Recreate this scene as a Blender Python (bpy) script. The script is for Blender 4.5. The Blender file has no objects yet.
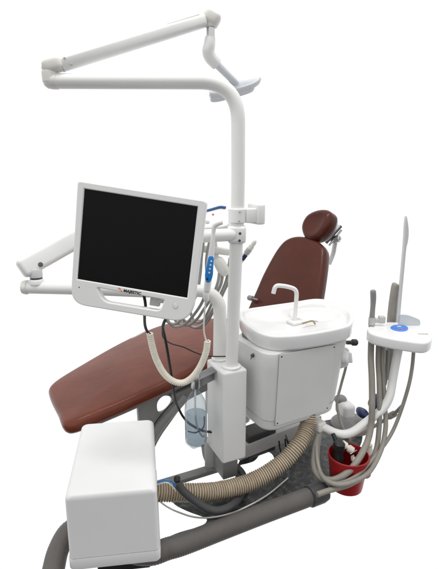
import bpy, bmesh, math, random
from mathutils import Vector as V, Matrix, noise
random.seed(7)
PI = math.pi
scene = bpy.context.scene
COL = scene.collection

# ------------------------------------------------------------------ camera
FPX, CX, CY, PITCH, HC = 450.0, 219.0, 284.5, math.radians(13.5), 1.4
camd = bpy.data.cameras.new('camera'); cam = bpy.data.objects.new('camera', camd); COL.objects.link(cam)
cam.location = (0, 0, HC); cam.rotation_euler = (PI/2 - PITCH, 0, 0)
camd.sensor_fit = 'VERTICAL'; camd.sensor_height = 24; camd.lens = 24*FPX/569
camd.clip_start = .05; camd.clip_end = 200
scene.camera = cam
_R = V((1, 0, 0)); _F = V((0, math.cos(PITCH), -math.sin(PITCH))); _U = V((0, math.sin(PITCH), math.cos(PITCH)))
EYE = V((0, 0, HC))
def ray(px, py): return _F + _R*((px-CX)/FPX) - _U*((py-CY)/FPX)
def P(px, py, Y): d = ray(px, py); return EYE + d*(Y/d.y)            # measured point at forward distance Y
def PZ(px, py, z): d = ray(px, py); return EYE + d*((z-HC)/d.z)       # measured point at height z
def hit(px, py, c, n): d = ray(px, py); return EYE + d*((c-EYE).dot(n)/d.dot(n))

# ------------------------------------------------------------------ materials
def mat(name, col, rough=.4, metal=0, var=.04, bump=0, bscale=200, scale=9, coat=0, spec=.5, trans=0, ior=1.45, rvar=.06, dirt=0):
    m = bpy.data.materials.new(name); m.use_nodes = True
    nt = m.node_tree; N = nt.nodes; L = nt.links; b = N['Principled BSDF']
    b.inputs['Metallic'].default_value = metal; b.inputs['Specular IOR Level'].default_value = spec
    b.inputs['Transmission Weight'].default_value = trans; b.inputs['IOR'].default_value = ior
    b.inputs['Coat Weight'].default_value = coat; b.inputs['Coat Roughness'].default_value = .15
    tc = N.new('ShaderNodeTexCoord')
    nz = N.new('ShaderNodeTexNoise'); nz.inputs['Scale'].default_value = scale; nz.inputs['Detail'].default_value = 6
    L.new(tc.outputs['Object'], nz.inputs['Vector'])
    r = N.new('ShaderNodeValToRGB')
    c0 = [max(0, c*(1-var)) for c in col]; c1 = [min(1, c*(1+var)) for c in col]
    r.color_ramp.elements[0].position = .3; r.color_ramp.elements[1].position = .7
    r.color_ramp.elements[0].color = (*c0, 1); r.color_ramp.elements[1].color = (*c1, 1)
    L.new(nz.outputs['Fac'], r.inputs['Fac'])
    out = r.outputs['Color']
    if dirt:
        n3 = N.new('ShaderNodeTexNoise'); n3.inputs['Scale'].default_value = 38; n3.inputs['Detail'].default_value = 8; n3.inputs['Roughness'].default_value = .7
        L.new(tc.outputs['Object'], n3.inputs['Vector'])
        r3 = N.new('ShaderNodeValToRGB'); r3.color_ramp.elements[0].position = .62; r3.color_ramp.elements[1].position = .78
        r3.color_ramp.elements[0].color = (0, 0, 0, 1); r3.color_ramp.elements[1].color = (dirt, dirt, dirt, 1)
        L.new(n3.outputs['Fac'], r3.inputs['Fac'])
        mx = N.new('ShaderNodeMix'); mx.data_type = 'RGBA'
        L.new(r3.outputs['Color'], mx.inputs['Factor']); L.new(out, mx.inputs['A']); mx.inputs['B'].default_value = (.33, .30, .26, 1)
        out = mx.outputs['Result']
    L.new(out, b.inputs['Base Color'])
    mr = N.new('ShaderNodeMapRange'); mr.inputs['To Min'].default_value = max(.02, rough-rvar); mr.inputs['To Max'].default_value = min(1, rough+rvar)
    n4 = N.new('ShaderNodeTexNoise'); n4.inputs['Scale'].default_value = scale*2.3; n4.inputs['Detail'].default_value = 5
    L.new(tc.outputs['Object'], n4.inputs['Vector']); L.new(n4.outputs['Fac'], mr.inputs['Value']); L.new(mr.outputs['Result'], b.inputs['Roughness'])
    if bump:
        n2 = N.new('ShaderNodeTexNoise'); n2.inputs['Scale'].default_value = bscale; n2.inputs['Detail'].default_value = 4
        L.new(tc.outputs['Object'], n2.inputs['Vector'])
        bp = N.new('ShaderNodeBump'); bp.inputs['Strength'].default_value = bump; bp.inputs['Distance'].default_value = .002
        L.new(n2.outputs['Fac'], bp.inputs['Height']); L.new(bp.outputs['Normal'], b.inputs['Normal'])
    return m

def leather(name, col, spec=.5):
    m = mat(name, col, rough=.23, var=.13, scale=7, spec=spec, rvar=.05)
    nt = m.node_tree; N = nt.nodes; L = nt.links; b = N['Principled BSDF']; tc = [n for n in N if n.type == 'TEX_COORD'][0]
    vo = N.new('ShaderNodeTexVoronoi'); vo.inputs['Scale'].default_value = 420; vo.feature = 'DISTANCE_TO_EDGE'
    L.new(tc.outputs['Object'], vo.inputs['Vector'])
    b1 = N.new('ShaderNodeBump'); b1.inputs['Strength'].default_value = .16; b1.inputs['Distance'].default_value = .001
    L.new(vo.outputs['Distance'], b1.inputs['Height'])
    nz = N.new('ShaderNodeTexNoise'); nz.inputs['Scale'].default_value = 6; nz.inputs['Detail'].default_value = 2
    L.new(tc.outputs['Object'], nz.inputs['Vector'])
    b2 = N.new('ShaderNodeBump'); b2.inputs['Strength'].default_value = .25; b2.inputs['Distance'].default_value = .012
    L.new(nz.outputs['Fac'], b2.inputs['Height']); L.new(b1.outputs['Normal'], b2.inputs['Normal'])
    n3 = N.new('ShaderNodeTexNoise'); n3.inputs['Scale'].default_value = 26; n3.inputs['Detail'].default_value = 5; n3.inputs['Distortion'].default_value = .8
    L.new(tc.outputs['Object'], n3.inputs['Vector'])
    b3 = N.new('ShaderNodeBump'); b3.inputs['Strength'].default_value = .16; b3.inputs['Distance'].default_value = .004
    L.new(n3.outputs['Fac'], b3.inputs['Height']); L.new(b2.outputs['Normal'], b3.inputs['Normal']); L.new(b3.outputs['Normal'], b.inputs['Normal'])
    return m

def braided(name, col, freq=620):
    m = mat(name, col, rough=.5, var=.07, scale=14)
    nt = m.node_tree; N = nt.nodes; L = nt.links; b = N['Principled BSDF']; tc = [n for n in N if n.type == 'TEX_COORD'][0]
    w = N.new('ShaderNodeTexWave'); w.inputs['Scale'].default_value = freq/6.28; w.inputs['Distortion'].default_value = 1.5; w.bands_direction = 'DIAGONAL'
    L.new(tc.outputs['Object'], w.inputs['Vector'])
    bp = N.new('ShaderNodeBump'); bp.inputs['Strength'].default_value = .45; bp.inputs['Distance'].default_value = .002
    L.new(w.outputs['Fac'], bp.inputs['Height']); L.new(bp.outputs['Normal'], b.inputs['Normal'])
    return m

def marbled(name):
    m = mat(name, (.06, .065, .065), rough=.38, var=.1)
    nt = m.node_tree; N = nt.nodes; L = nt.links; b = N['Principled BSDF']; tc = [n for n in N if n.type == 'TEX_COORD'][0]
    nz = N.new('ShaderNodeTexNoise'); nz.inputs['Scale'].default_value = 34; nz.inputs['Detail'].default_value = 9; nz.inputs['Roughness'].default_value = .68; nz.inputs['Distortion'].default_value = .35
    L.new(tc.outputs['Object'], nz.inputs['Vector'])
    r = N.new('ShaderNodeValToRGB'); e = r.color_ramp.elements
    e[0].position = .32; e[0].color = (.016, .018, .018, 1); e[1].position = .70; e[1].color = (.19, .205, .195, 1)
    e2 = r.color_ramp.elements.new(.52); e2.color = (.062, .069, .066, 1)
    L.new(nz.outputs['Fac'], r.inputs['Fac']); L.new(r.outputs['Color'], b.inputs['Base Color'])
    return m

M = {}
M['white'] = mat('white_plastic', (.80, .80, .795), .33, var=.012, bump=.03, bscale=500)
M['enamel'] = mat('white_enamel', (.79, .79, .78), .26, var=.015, bump=.02, bscale=300, coat=.25)
M['tube'] = mat('white_painted_tube', (.80, .80, .785), .30, var=.015, bump=.02, bscale=400)
M['cab'] = mat('cabinet_paint', (.66, .665, .655), .38, var=.02, bump=.05, bscale=600)
M['boxpaint'] = mat('box_paint', (.69, .69, .69), .42, var=.012, bump=.05, bscale=500)
M['tower'] = mat('powder_coat', (.72, .72, .715), .5, var=.015, bump=.14, bscale=700)
M['porcelain'] = mat('basin_ceramic', (.79, .79, .79), .2, var=.008, coat=.15)
M['ivory'] = mat('ivory_plastic', (.74, .73, .69), .36, var=.02)
M['lampgrey'] = mat('cool_white_plastic', (.70, .725, .765), .35, var=.02)
M['grey'] = mat('light_grey_plastic', (.48, .48, .47), .42, var=.04)
M['castgrey'] = mat('grey_cast_paint', (.23, .23, .225), .5, var=.08, bump=.15, bscale=120)
M['limb'] = mat('limb_paint', (.34, .34, .335), .42, var=.06, bump=.1, bscale=120)
M['steel'] = mat('dull_steel', (.34, .34, .345), .34, metal=1, var=.1)
M['railgrey'] = mat('rail_paint', (.52, .52, .51), .45, var=.04, dirt=.3)
M['silver'] = mat('silver_plastic', (.58, .585, .59), .35, var=.04)
M['chrome'] = mat('brushed_steel', (.55, .55, .56), .26, metal=1, var=.06)
M['darkmetal'] = mat('dark_steel', (.12, .12, .12), .38, metal=.8, var=.1)
M['black'] = mat('black_rubber', (.012, .012, .013), .45, var=.1)
M['charcoal'] = mat('charcoal_rubber', (.05, .05, .052), .5, var=.12)
M['screen'] = mat('lcd_glass', (.0045, .0045, .005), .38, var=.02, spec=.16)
M['leather'] = leather('brown_leather_lit', (.140, .034, .0175), .32)  # lit copy of the chair leather: seat brightness put into the colour
M['leather_shaded'] = leather('brown_leather_shaded', (.074, .0195, .0120), .26)  # same leather darkened: shade of backrest and headrest put into the colour
M['hose'] = mat('taupe_rubber', (.25, .235, .205), .5, var=.08, scale=30)
M['ghose'] = mat('grey_rubber', (.33, .325, .31), .5, var=.08, scale=30)
M['cream'] = mat('cream_vinyl', (.80, .765, .67), .45, var=.05, scale=40)
M['creamcable'] = mat('cream_cable', (.78, .76, .71), .45, var=.04)
M['tan'] = mat('tan_hose', (.27, .21, .145), .5, var=.15, scale=50)
M['tanring'] = mat('tan_hose_ring', (.64, .56, .44), .42, var=.10, scale=60)
M['conduit'] = braided('braided_conduit', (.108, .098, .092))
M['blue'] = mat('blue_plastic', (.02, .24, .66), .35, var=.03)
M['bluelabel'] = mat('blue_label', (.05, .22, .66), .4, var=.12, scale=60)
M['trimblue'] = mat('trim_blue', (.035, .10, .26), .4)
M['navy'] = mat('navy_plastic', (.010, .022, .085), .4, var=.1)
M['bluetube'] = mat('blue_tube', (.03, .07, .24), .4, var=.1)
M['red'] = mat('red_plastic', (.30, .008, .010), .36, var=.14, scale=14, dirt=.12)
M['pink'] = mat('red_button', (.62, .06, .10), .4)
M['orange'] = mat('orange_mark', (.75, .22, .06), .4)
M['brass'] = mat('brass', (.36, .28, .15), .3, metal=1, var=.08)
M['ink'] = mat('black_ink', (.015, .015, .018), .5)
M['seam'] = mat('seam_gap', (.16, .16, .155), .7)
M['softseam'] = mat('panel_joint', (.36, .36, .35), .6)
M['floor'] = marbled('marbled_vinyl')

def thin_clear(name, tint, haze=.06, spec_rough=.08):
    m = bpy.data.materials.new(name); m.use_nodes = True; nt = m.node_tree; N = nt.nodes; L = nt.links
    for n in list(N):
        if n.type == 'BSDF_PRINCIPLED': N.remove(n)
    out = [n for n in N if n.type == 'OUTPUT_MATERIAL'][0]
    tr = N.new('ShaderNodeBsdfTransparent'); tr.inputs['Color'].default_value = (*tint, 1)
    df = N.new('ShaderNodeBsdfDiffuse'); df.inputs['Color'].default_value = (.62, .66, .69, 1)
    gl = N.new('ShaderNodeBsdfGlossy'); gl.inputs['Roughness'].default_value = spec_rough
    m1 = N.new('ShaderNodeMixShader'); m1.inputs[0].default_value = haze
    L.new(tr.outputs[0], m1.inputs[1]); L.new(df.outputs[0], m1.inputs[2])
    fw = N.new('ShaderNodeLayerWeight'); pw_ = N.new('ShaderNodeMath'); pw_.operation = 'POWER'; pw_.inputs[1].default_value = 3; L.new(fw.outputs['Facing'], pw_.inputs[0])
    fr = N.new('ShaderNodeMath'); fr.operation = 'MULTIPLY_ADD'; fr.inputs[1].default_value = .45; fr.inputs[2].default_value = .03; L.new(pw_.outputs[0], fr.inputs[0])
    m2 = N.new('ShaderNodeMixShader'); L.new(fr.outputs[0], m2.inputs[0]); L.new(m1.outputs[0], m2.inputs[1]); L.new(gl.outputs[0], m2.inputs[2])
    L.new(m2.outputs[0], out.inputs['Surface']); return m
M['clear'] = thin_clear('clear_plastic', (.88, .90, .91), .03)
M['water'] = thin_clear('bottle_water', (.72, .765, .80), .08, .05)
M['frost'] = thin_clear('frosted_plastic', (.80, .82, .82), .42, .2)

# ------------------------------------------------------------------ geometry helpers
def catmull(pts, n=12):
    pts = [V(p) for p in pts]
    if len(pts) == 2: return [pts[0].lerp(pts[1], i/n) for i in range(n+1)]
    out = []
    for i in range(len(pts)-1):
        p0 = pts[i-1] if i else pts[0]*2-pts[1]
        p1, p2 = pts[i], pts[i+1]
        p3 = pts[i+2] if i+2 < len(pts) else pts[-1]*2-pts[-2]
        for k in range(n):
            t = k/n
            out.append(.5*((2*p1)+(p2-p0)*t+(2*p0-5*p1+4*p2-p3)*t*t+(3*p1-p0-3*p2+p3)*t**3))
    out.append(pts[-1].copy())
    return out
def resample(path, step):
    d = [0]
    for a, b in zip(path, path[1:]): d.append(d[-1]+(b-a).length)
    n = max(2, int(d[-1]/step)); out = []; j = 0
    for i in range(n+1):
        s = d[-1]*i/n
        while j < len(d)-2 and d[j+1] < s: j += 1
        seg = d[j+1]-d[j]
        out.append(path[j].lerp(path[j+1], (s-d[j])/seg if seg > 1e-9 else 0))
    return out, d[-1]
def fillet(pts, r, n=8):
    pts = [V(p) for p in pts]; out = [pts[0]]
    for a, b, c in zip(pts, pts[1:], pts[2:]):
        d1 = (a-b); d2 = (c-b); rr = min(r, d1.length*.49, d2.length*.49)
        p = b+d1.normalized()*rr; q = b+d2.normalized()*rr
        for i in range(n+1):
            t = i/n; out.append(p*(1-t)**2+b*2*t*(1-t)+q*t*t)
    out.append(pts[-1]); return out
def sweep(bm, path, rad, segs=16, caps=True, mats=None, sx=1.0, sy=1.0):
    """tube along path; rad: number or function of (i, t)"""
    n = len(path); T = []
    for i in range(n):
        T.append((path[min(i+1, n-1)]-path[max(i-1, 0)]).normalized())
    up = V((0, 0, 1)) if abs(T[0].z) < .9 else V((1, 0, 0))
    nrm = (up-T[0]*up.dot(T[0])).normalized(); rings = []
    for i in range(n):
        nrm = (nrm-T[i]*nrm.dot(T[i])).normalized(); bi = T[i].cross(nrm)
        r = rad(i, i/(n-1)) if callable(rad) else rad
        rings.append([bm.verts.new(path[i]+nrm*(r*sy*math.cos(a))+bi*(r*sx*math.sin(a))) for a in [2*PI*k/segs for k in range(segs)]])
    for i in range(n-1):
        for k in range(segs):
            f = bm.faces.new((rings[i][k], rings[i][(k+1) % segs], rings[i+1][(k+1) % segs], rings[i+1][k]))
            if mats: f.material_index = mats(i)
    if caps:
        bm.faces.new(rings[0][::-1]); bm.faces.new(rings[-1])
    return bm
def tube(path, rad, segs=16, caps=True, **k):
    return sweep(bmesh.new(), path, rad, segs, caps, **k)
def loft(bm, rings, cap0=True, cap1=True):
    vs = [[bm.verts.new(p) for p in r] for r in rings]; n = len(vs[0])
    for a, b in zip(vs, vs[1:]):
        for k in range(n): bm.faces.new((a[k], a[(k+1) % n], b[(k+1) % n], b[k]))
    if cap0: bm.faces.new(vs[0][::-1])
    if cap1: bm.faces.new(vs[-1])
    return bm
def frame(o, x, y, z):
    m = Matrix((x, y, z)).transposed().to_4x4(); m.translation = o; return m
def box(bm, c, s, bev=.004, m=None, seg=3):
    r = bmesh.ops.create_cube(bm, size=1); vs = r['verts']
    bmesh.ops.scale(bm, vec=V(s), verts=vs)
    if bev:
        es = list({e for v in vs for e in v.link_edges})
        rr = bmesh.ops.bevel(bm, geom=es, offset=bev, segments=seg, profile=.5, affect='EDGES')
        vs = list({v for f in rr['faces'] for v in f.verts} | {v for v in vs if v.is_valid})
    bmesh.ops.translate(bm, vec=V(c), verts=vs)
    if m is not None: bmesh.ops.transform(bm, matrix=m, verts=vs)
    return bm
def bx(c, s, bev=.004, m=None, seg=3): return box(bmesh.new(), c, s, bev, m, seg)
def lathe(bm, prof, o, axis=V((0, 0, 1)), segs=32, caps=True):
    axis = V(axis).normalized(); t = V((1, 0, 0)) if abs(axis.x) < .9 else V((0, 1, 0))
    x = (t-axis*t.dot(axis)).normalized(); y = axis.cross(x)
    rings = [[V(o)+axis*h+x*(r*math.cos(a))+y*(r*math.sin(a)) for a in [2*PI*k/segs for k in range(segs)]] for r, h in prof]
    return loft(bm, rings, caps, caps)
def disc(o, axis, r, h, bev=.002, segs=24):
    b = min(bev, r*.4, h*.4)
    return lathe(bmesh.new(), [(r-b, 0), (r, b), (r, h-b), (r-b*.3, h-b*.3), (r-b, h)], o, axis, segs)
def chaikin(p, it=3):
    for _ in range(it):
        q = []
        for a, b in zip(p, p[1:]+p[:1]): q += [a*.75+b*.25, a*.25+b*.75]
        p = q
    return p
def closed(p, n=8):
    """closed curve through every measured outline point (centripetal, so corners stay tight)"""
    out = []; m = len(p)
    for i in range(m):
        p0, p1, p2, p3 = p[i-1], p[i], p[(i+1) % m], p[(i+2) % m]
        t1 = max(1e-6, (p1-p0).length)**.5; t2 = t1+max(1e-6, (p2-p1).length)**.5; t3 = t2+max(1e-6, (p3-p2).length)**.5
        for k in range(n):
            t = t1+(t2-t1)*k/n
            a1 = p0*((t1-t)/t1)+p1*(t/t1); a2 = p1*((t2-t)/(t2-t1))+p2*((t-t1)/(t2-t1)); a3 = p2*((t3-t)/(t3-t2))+p3*((t-t2)/(t3-t2))
            b1 = a1*((t2-t)/t2)+a2*(t/t2); b2 = a2*((t3-t)/(t3-t1))+a3*((t-t1)/(t3-t1))
            out.append(b1*((t2-t)/(t2-t1))+b2*((t-t1)/(t2-t1)))
    return out
def even(p, n):
    pts = p+[p[0]]; d = [0]
    for a, b in zip(pts, pts[1:]): d.append(d[-1]+(b-a).length)
    out = []; j = 0
    for i in range(n):
        s = d[-1]*i/n
        while d[j+1] < s: j += 1
        out.append(pts[j].lerp(pts[j+1], (s-d[j])/max(1e-9, d[j+1]-d[j])))
    return out
def area2(p): return sum(a.x*b.y-b.x*a.y for a, b in zip(p, p[1:]+p[:1]))/2
def inset(p, d):
    n = len(p); out = []
    for i in range(n):
        t = (p[(i+1) % n]-p[i-1]).normalized(); out.append(p[i]+V((-t.y, t.x))*d)
    return out
def slab(out2, th, er, dome, m, smooth=2, n=120, rim=None):
    """padded slab: 2D outline, top surface at z=0 (+dome) of frame m, body below"""
    p = closed([V(q) for q in out2]) if smooth else [V(q) for q in out2]
    if area2(p) < 0: p = p[::-1]
    p = even(p, n); c = sum(p, V((0, 0)))/n; rings = []
    def ring(q, z): rings.append([m @ V((a.x, a.y, z)) for a in q])
    ring([c.lerp(a, .4) for a in inset(p, er)], -th)
    for k in range(5):
        a = PI/2*k/4; ring(inset(p, er*(1-math.sin(a))), -th+er*(1-math.cos(a)))
    for k in range(7):
        a = PI/2*k/6; ring(inset(p, er*(1-math.cos(a))), -er+er*math.sin(a))
    base = inset(p, er)
    for s in (.93, .85, .75, .62, .48, .34, .2, .08):
        ring([c.lerp(a, s) for a in base], dome*(1-s*s))
    return loft(bmesh.new(), rings)
def curve_mesh(loops, m, depth, bev=0, res=2):
    """flat plate with holes from closed 2D loops, front face at z=0 of frame m"""
    cu = bpy.data.curves.new('plate', 'CURVE'); cu.dimensions = '2D'; cu.fill_mode = 'BOTH'
    cu.extrude = depth/2-bev; cu.bevel_depth = bev; cu.bevel_resolution = res; cu.offset = -bev
    for lp in loops:
        s = cu.splines.new('POLY'); s.points.add(len(lp)-1); s.use_cyclic_u = True
        for q, a in zip(s.points, lp): q.co = (a[0], a[1], 0, 1)
    return curve_to_bm(cu, m @ Matrix.Translation((0, 0, -depth/2)))
def curve_to_bm(cu, m):
    o = bpy.data.objects.new('tmp', cu); COL.objects.link(o)
    dg = bpy.context.evaluated_depsgraph_get(); dg.update()
    me = bpy.data.meshes.new_from_object(o.evaluated_get(dg)); bm = bmesh.new(); bm.from_mesh(me)
    bpy.data.objects.remove(o); bpy.data.curves.remove(cu); bpy.data.meshes.remove(me)
    bmesh.ops.transform(bm, matrix=m, verts=bm.verts); return bm
def text_bm(s, size, m, depth=.0006, bold=.0):
    cu = bpy.data.curves.new('text', 'FONT'); cu.body = s; cu.size = size; cu.extrude = depth; cu.align_x = 'CENTER'; cu.align_y = 'CENTER'; cu.offset = bold
    return curve_to_bm(cu, m)

# ------------------------------------------------------------------ object helpers
def root_of(o):
    while o.parent: o = o.parent
    return o
def thing(name, label, cat, loc, group=None):
    o = bpy.data.objects.new(name, None); COL.objects.link(o); o.location = V(loc); o.empty_display_size = .05
    o['label'] = label; o['category'] = cat
    if group: o['group'] = group
    return o
def obj(name, bm, m, parent=None, label=None, cat=None, group=None, kind=None, sharp=38):
    if parent is None:
        xs = [v.co for v in bm.verts]
        lo = V([min(v[i] for v in xs) for i in range(3)]); hi = V([max(v[i] for v in xs) for i in range(3)])
        loc = V(((lo.x+hi.x)/2, (lo.y+hi.y)/2, lo.z))
    else: loc = root_of(parent).location.copy()
    bmesh.ops.translate(bm, vec=-loc, verts=bm.verts)
    bmesh.ops.recalc_face_normals(bm, faces=bm.faces)
    me = bpy.data.meshes.new(name); bm.to_mesh(me); bm.free()
    for x in (m if isinstance(m, (list, tuple)) else [m]): me.materials.append(x)
    for p in me.polygons: p.use_smooth = True
    me.set_sharp_from_angle(angle=math.radians(sharp))
    o = bpy.data.objects.new(name, me); COL.objects.link(o)
    if parent is None: o.location = loc
    else: o.parent = parent
    if label: o['label'] = label
    if cat: o['category'] = cat
    if group: o['group'] = group
    if kind: o['kind'] = kind
    return o
def join(*bms):
    a = bms[0]
    for b in bms[1:]:
        me = bpy.data.meshes.new('t'); b.to_mesh(me); b.free(); a.from_mesh(me); bpy.data.meshes.remove(me)
    return a
def pp(lst): return [P(*q) for q in lst]
X, Y_, Z = V((1, 0, 0)), V((0, 1, 0)), V((0, 0, 1))

# ================================================================== SETTING: floor
FZ = 0.0
def fl(px, py): q = PZ(px, py, FZ); return V((q.x, q.y))
outer = [(158, 556), (163, 540), (176, 533), (204, 525.5), (208, 519), (203, 516), (188, 511), (172, 503), (170, 493), (185, 486),
         (201, 484), (226, 481), (236, 478), (236, 470), (240, 459), (250, 449), (268, 441), (300, 428), (332, 418), (346, 421), (363, 428),
         (362, 445), (352, 452), (341, 462), (336, 478), (331, 492), (290, 509), (240, 527), (200, 543)]
hole = [(239, 464.5), (247, 463), (256, 460), (261, 451), (266, 450), (272, 453), (274.5, 458), (273, 466), (260, 474), (246, 477), (240, 471)]
lo = [chaikin([fl(*q) for q in outer], 2), chaikin([fl(*q) for q in hole], 2)]
obj('floor', curve_mesh(lo, Matrix.Translation((0, 0, FZ)), .004, 0), M['floor'], kind='structure')

# ================================================================== JUNCTION BOX
by = math.radians(7.6)
jb = V((-.513, 1.2835, 0)); jx = V((math.cos(by), math.sin(by), 0)); jy = V((-math.sin(by)-.035, math.cos(by), 0)).normalized()
jt = thing('junction_box', 'large plain white box cover on a dark base beside the chair foot', 'box', jb+jx*.15+jy*.24)
JM = frame(jb, jx, jy, Z)
JW, JD, JT, JB = .3056, .464, .3686, .0745
def jring(i, z, r=.017, n=6):
    a, b, c, d = i, JW-i, i*.4, JD-i*.6; pts = []
    for cx_, cy_, s in ((b-r, c+r, -PI/2), (b-r, d-r, 0), (a+r, d-r, PI/2), (a+r, c+r, PI)):
        for k in range(n+1):
            t = s+PI/2*k/n; pts.append(JM @ V((cx_+r*math.cos(t), cy_+r*math.sin(t), z)))
    return pts
er = .021
rg = [jring(-.003, JB+.047), jring(-.002, JB+.055)]
for k in range(9):
    a = PI/2*k/8; rg.append(jring(er*(1-math.cos(a)), JT-er+er*math.sin(a)))
obj('cover', loft(bmesh.new(), rg), M['boxpaint'], jt)
obj('skirt', loft(bmesh.new(), [jring(-.001, JB), jring(-.004, JB+.004), jring(-.005, JB+.040), jring(-.003, JB+.0440), jring(.006, JB+.0440)]), M['boxpaint'], jt)
obj('seam', loft(bmesh.new(), [jring(.003, JB+.042), jring(.003, JB+.05)]), M['softseam'], jt)
obj('base', bx((JW*.58, JD*.5, .046), (JW*.62, JD*.8, .092), .006, JM), M['black'], jt)

# ================================================================== FLOOR CONDUIT (big grey hose)
def conduit_pts():
    a = [PZ(318, 493.3, .045), PZ(300, 500, .045), PZ(262, 514, .045), PZ(220, 530, .045), PZ(184, 543.8, .044)]
    q = a[-1]
    return a+[PZ(168, 548.5, .044), V((-.255, 1.382, .046)), V((-.345, 1.395, .05)), V((-.44, 1.455, .055)), V((-.525, 1.505, .06)), V((-.582, 1.475, .06)), V((-.597, 1.40, .05)), V((-.588, 1.32, .043)), V((-.57, 1.23, .04)), V((-.555, 1.12, .04))]
ct = thing('floor_conduit', 'thick charcoal braided conduit lying along the floor and into the white box', 'conduit', PZ(240, 521, 0))
pth, ln = resample(catmull(conduit_pts()), .0022)
obj('sleeve', tube(pth, lambda i, t: .0385+.0007*math.sin(i*PI/2), 28), M['conduit'], ct)
e0 = pth[0]; e1 = (pth[0]-pth[20]).normalized()
obj('cuff', lathe(bmesh.new(), [(.038, -.05), (.0455, -.048), (.0455, .012), (.040, .036), (.03, .044)], e0, e1, 28), M['charcoal'], ct)

# ================================================================== CORRUGATED HOSE
cp = pp([(146, 491, 1.58), (158, 492, 1.59), (176, 492.3, 1.61), (200, 492.5, 1.635), (224, 489.7, 1.675), (253, 481, 1.73), (280, 464.5, 1.785), (297, 447, 1.83), (304.5, 434, 1.875), (307.5, 424, 1.91), (309, 413, 1.93)])
pth, ln = resample(catmull(cp), .00135)
PER = .0108
def crad(i, t):
    s = i*.00135 % PER / PER
    j_ = math.sin(int(i*.00135/PER)*12.9898)*43758.5453; j_ -= math.floor(j_)
    return .0340+(.0034+.0016*j_)*max(0, math.sin(PI*min(1, s/.62))) - (.0015 if s > .8 else 0)
def cm(i):
    s = i*.00135 % PER / PER
    return 1 if .18 < s < .44 else 0
obj('suction_hose', tube(pth, crad, 22, mats=cm), [M['tan'], M['tanring']], label='tan corrugated suction hose curving from the white floor box up to the cabinet', cat='hose', sharp=80)

# ================================================================== SMALL FLOOR CABLES
pth, _ = resample(catmull(pp([(177, 483, 1.555), (184, 492, 1.55), (195, 501, 1.55), (207, 508.5, 1.55), (219, 510.5, 1.56), (231, 506, 1.60), (240, 497, 1.70), (245, 487, 1.79), (243, 475, 1.84), (236, 467, 1.86), (226, 463, 1.86)])), .006)
ft = thing('flexible_tube', 'dark grey tube looping under the tan corrugated hose', 'tube', pth[len(pth)//2])
obj('sleeve', tube(pth, .0165, 18), M['charcoal'], ft)
obj('plug', lathe(bmesh.new(), [(.006, -.002), (.013, .002), (.013, .014), (.006, .02)], P(177, 480.5, 1.53), (0.1, -.3, 1), 18), M['black'], ft)
pth, _ = resample(catmull(pp([(158, 482, 1.53), (166, 480, 1.525), (172, 482, 1.53), (178, 489, 1.55)])), .005)
obj('blue_wire', tube(pth, .0032, 10), M['blue'], label='short blue wire arching over the tan corrugated hose by the white box', cat='wire')
pth, _ = resample(catmull(pp([(157, 484.5, 1.528), (166, 482.5, 1.522), (171, 485, 1.527), (176, 491, 1.545)])), .005)
obj('cream_wire', tube(pth, .0028, 10), M['creamcable'], label='short cream wire beside the blue wire over the tan corrugated hose', cat='wire')
cc = [PZ(156, 498, .035), PZ(166, 506, .02), PZ(178, 512, .008), PZ(194, 517, .006), PZ(212, 517.5, .006), PZ(232, 513, .006), PZ(252, 504, .006), PZ(270, 493, .006), PZ(288, 478, .006)]
pth, _ = resample(catmull(cc), .006)
obj('floor_cable', tube(pth, .0036, 10), M['creamcable'], label='long thin cream cable lying on the dark floor under the tan hose', cat='cable')

# ================================================================== UNIT BASE RAILS
rt = thing('base_frame', 'grey steel rails and dark arms of the unit base under the white cabinet', 'frame', (.1, 1.95, 0))
def bar(a, b, w, h, bev=.004, up=Z):
    a, b = V(a), V(b); t = (b-a); L = t.length; t.normalize(); s = t.cross(up).normalized(); u = s.cross(t)
    return bx((L/2, 0, 0), (L, w, h), bev, frame(a, t, s, u))
obj('rail', bar(P(236, 451.5, 1.98), P(318, 419.5, 2.23), .06, .072), M['railgrey'], rt)
obj('rail', bar(P(150, 488, 1.86), P(224, 465.5, 2.02), .05, .024), M['castgrey'], rt, label='dark grey low rail')
pth, _ = resample(catmull(pp([(205, 445, 2.02), (207, 456, 1.98), (212, 464, 1.95), (222, 469, 1.93)])), .01)
obj('arm', tube(pth, .02, 14), M['castgrey'], rt)
obj('bracket', bx((0, 0, 0), (.06, .05, .14), .006, Matrix.Translation(P(211, 452, 1.93))), M['railgrey'], rt)
obj('gap_shade_block', bx((0, 0, 0), (.17, .10, .13), .008, Matrix.Translation(P(257, 439, 2.07)) @ Matrix.Rotation(math.radians(30), 4, 'Z')), M['charcoal'], rt)  # invented dark block, stands in for the shade between cabinet and rail
obj('bracket', bar(P(286, 437, 2.0), P(292, 452, 2.0), .008, .05, .002, Y_), M['black'], rt)
for (a, b, c, d) in ((279, 441, 283, 458), (285, 439, 289, 455)):
    pth, _ = resample(catmull(pp([(a, b, 1.9), ((a+c)/2-1, (b+d)/2, 1.9), (c, d, 1.9)])), .01)
    obj('wire', tube(pth, .004, 8), M['black'], rt)

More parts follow.
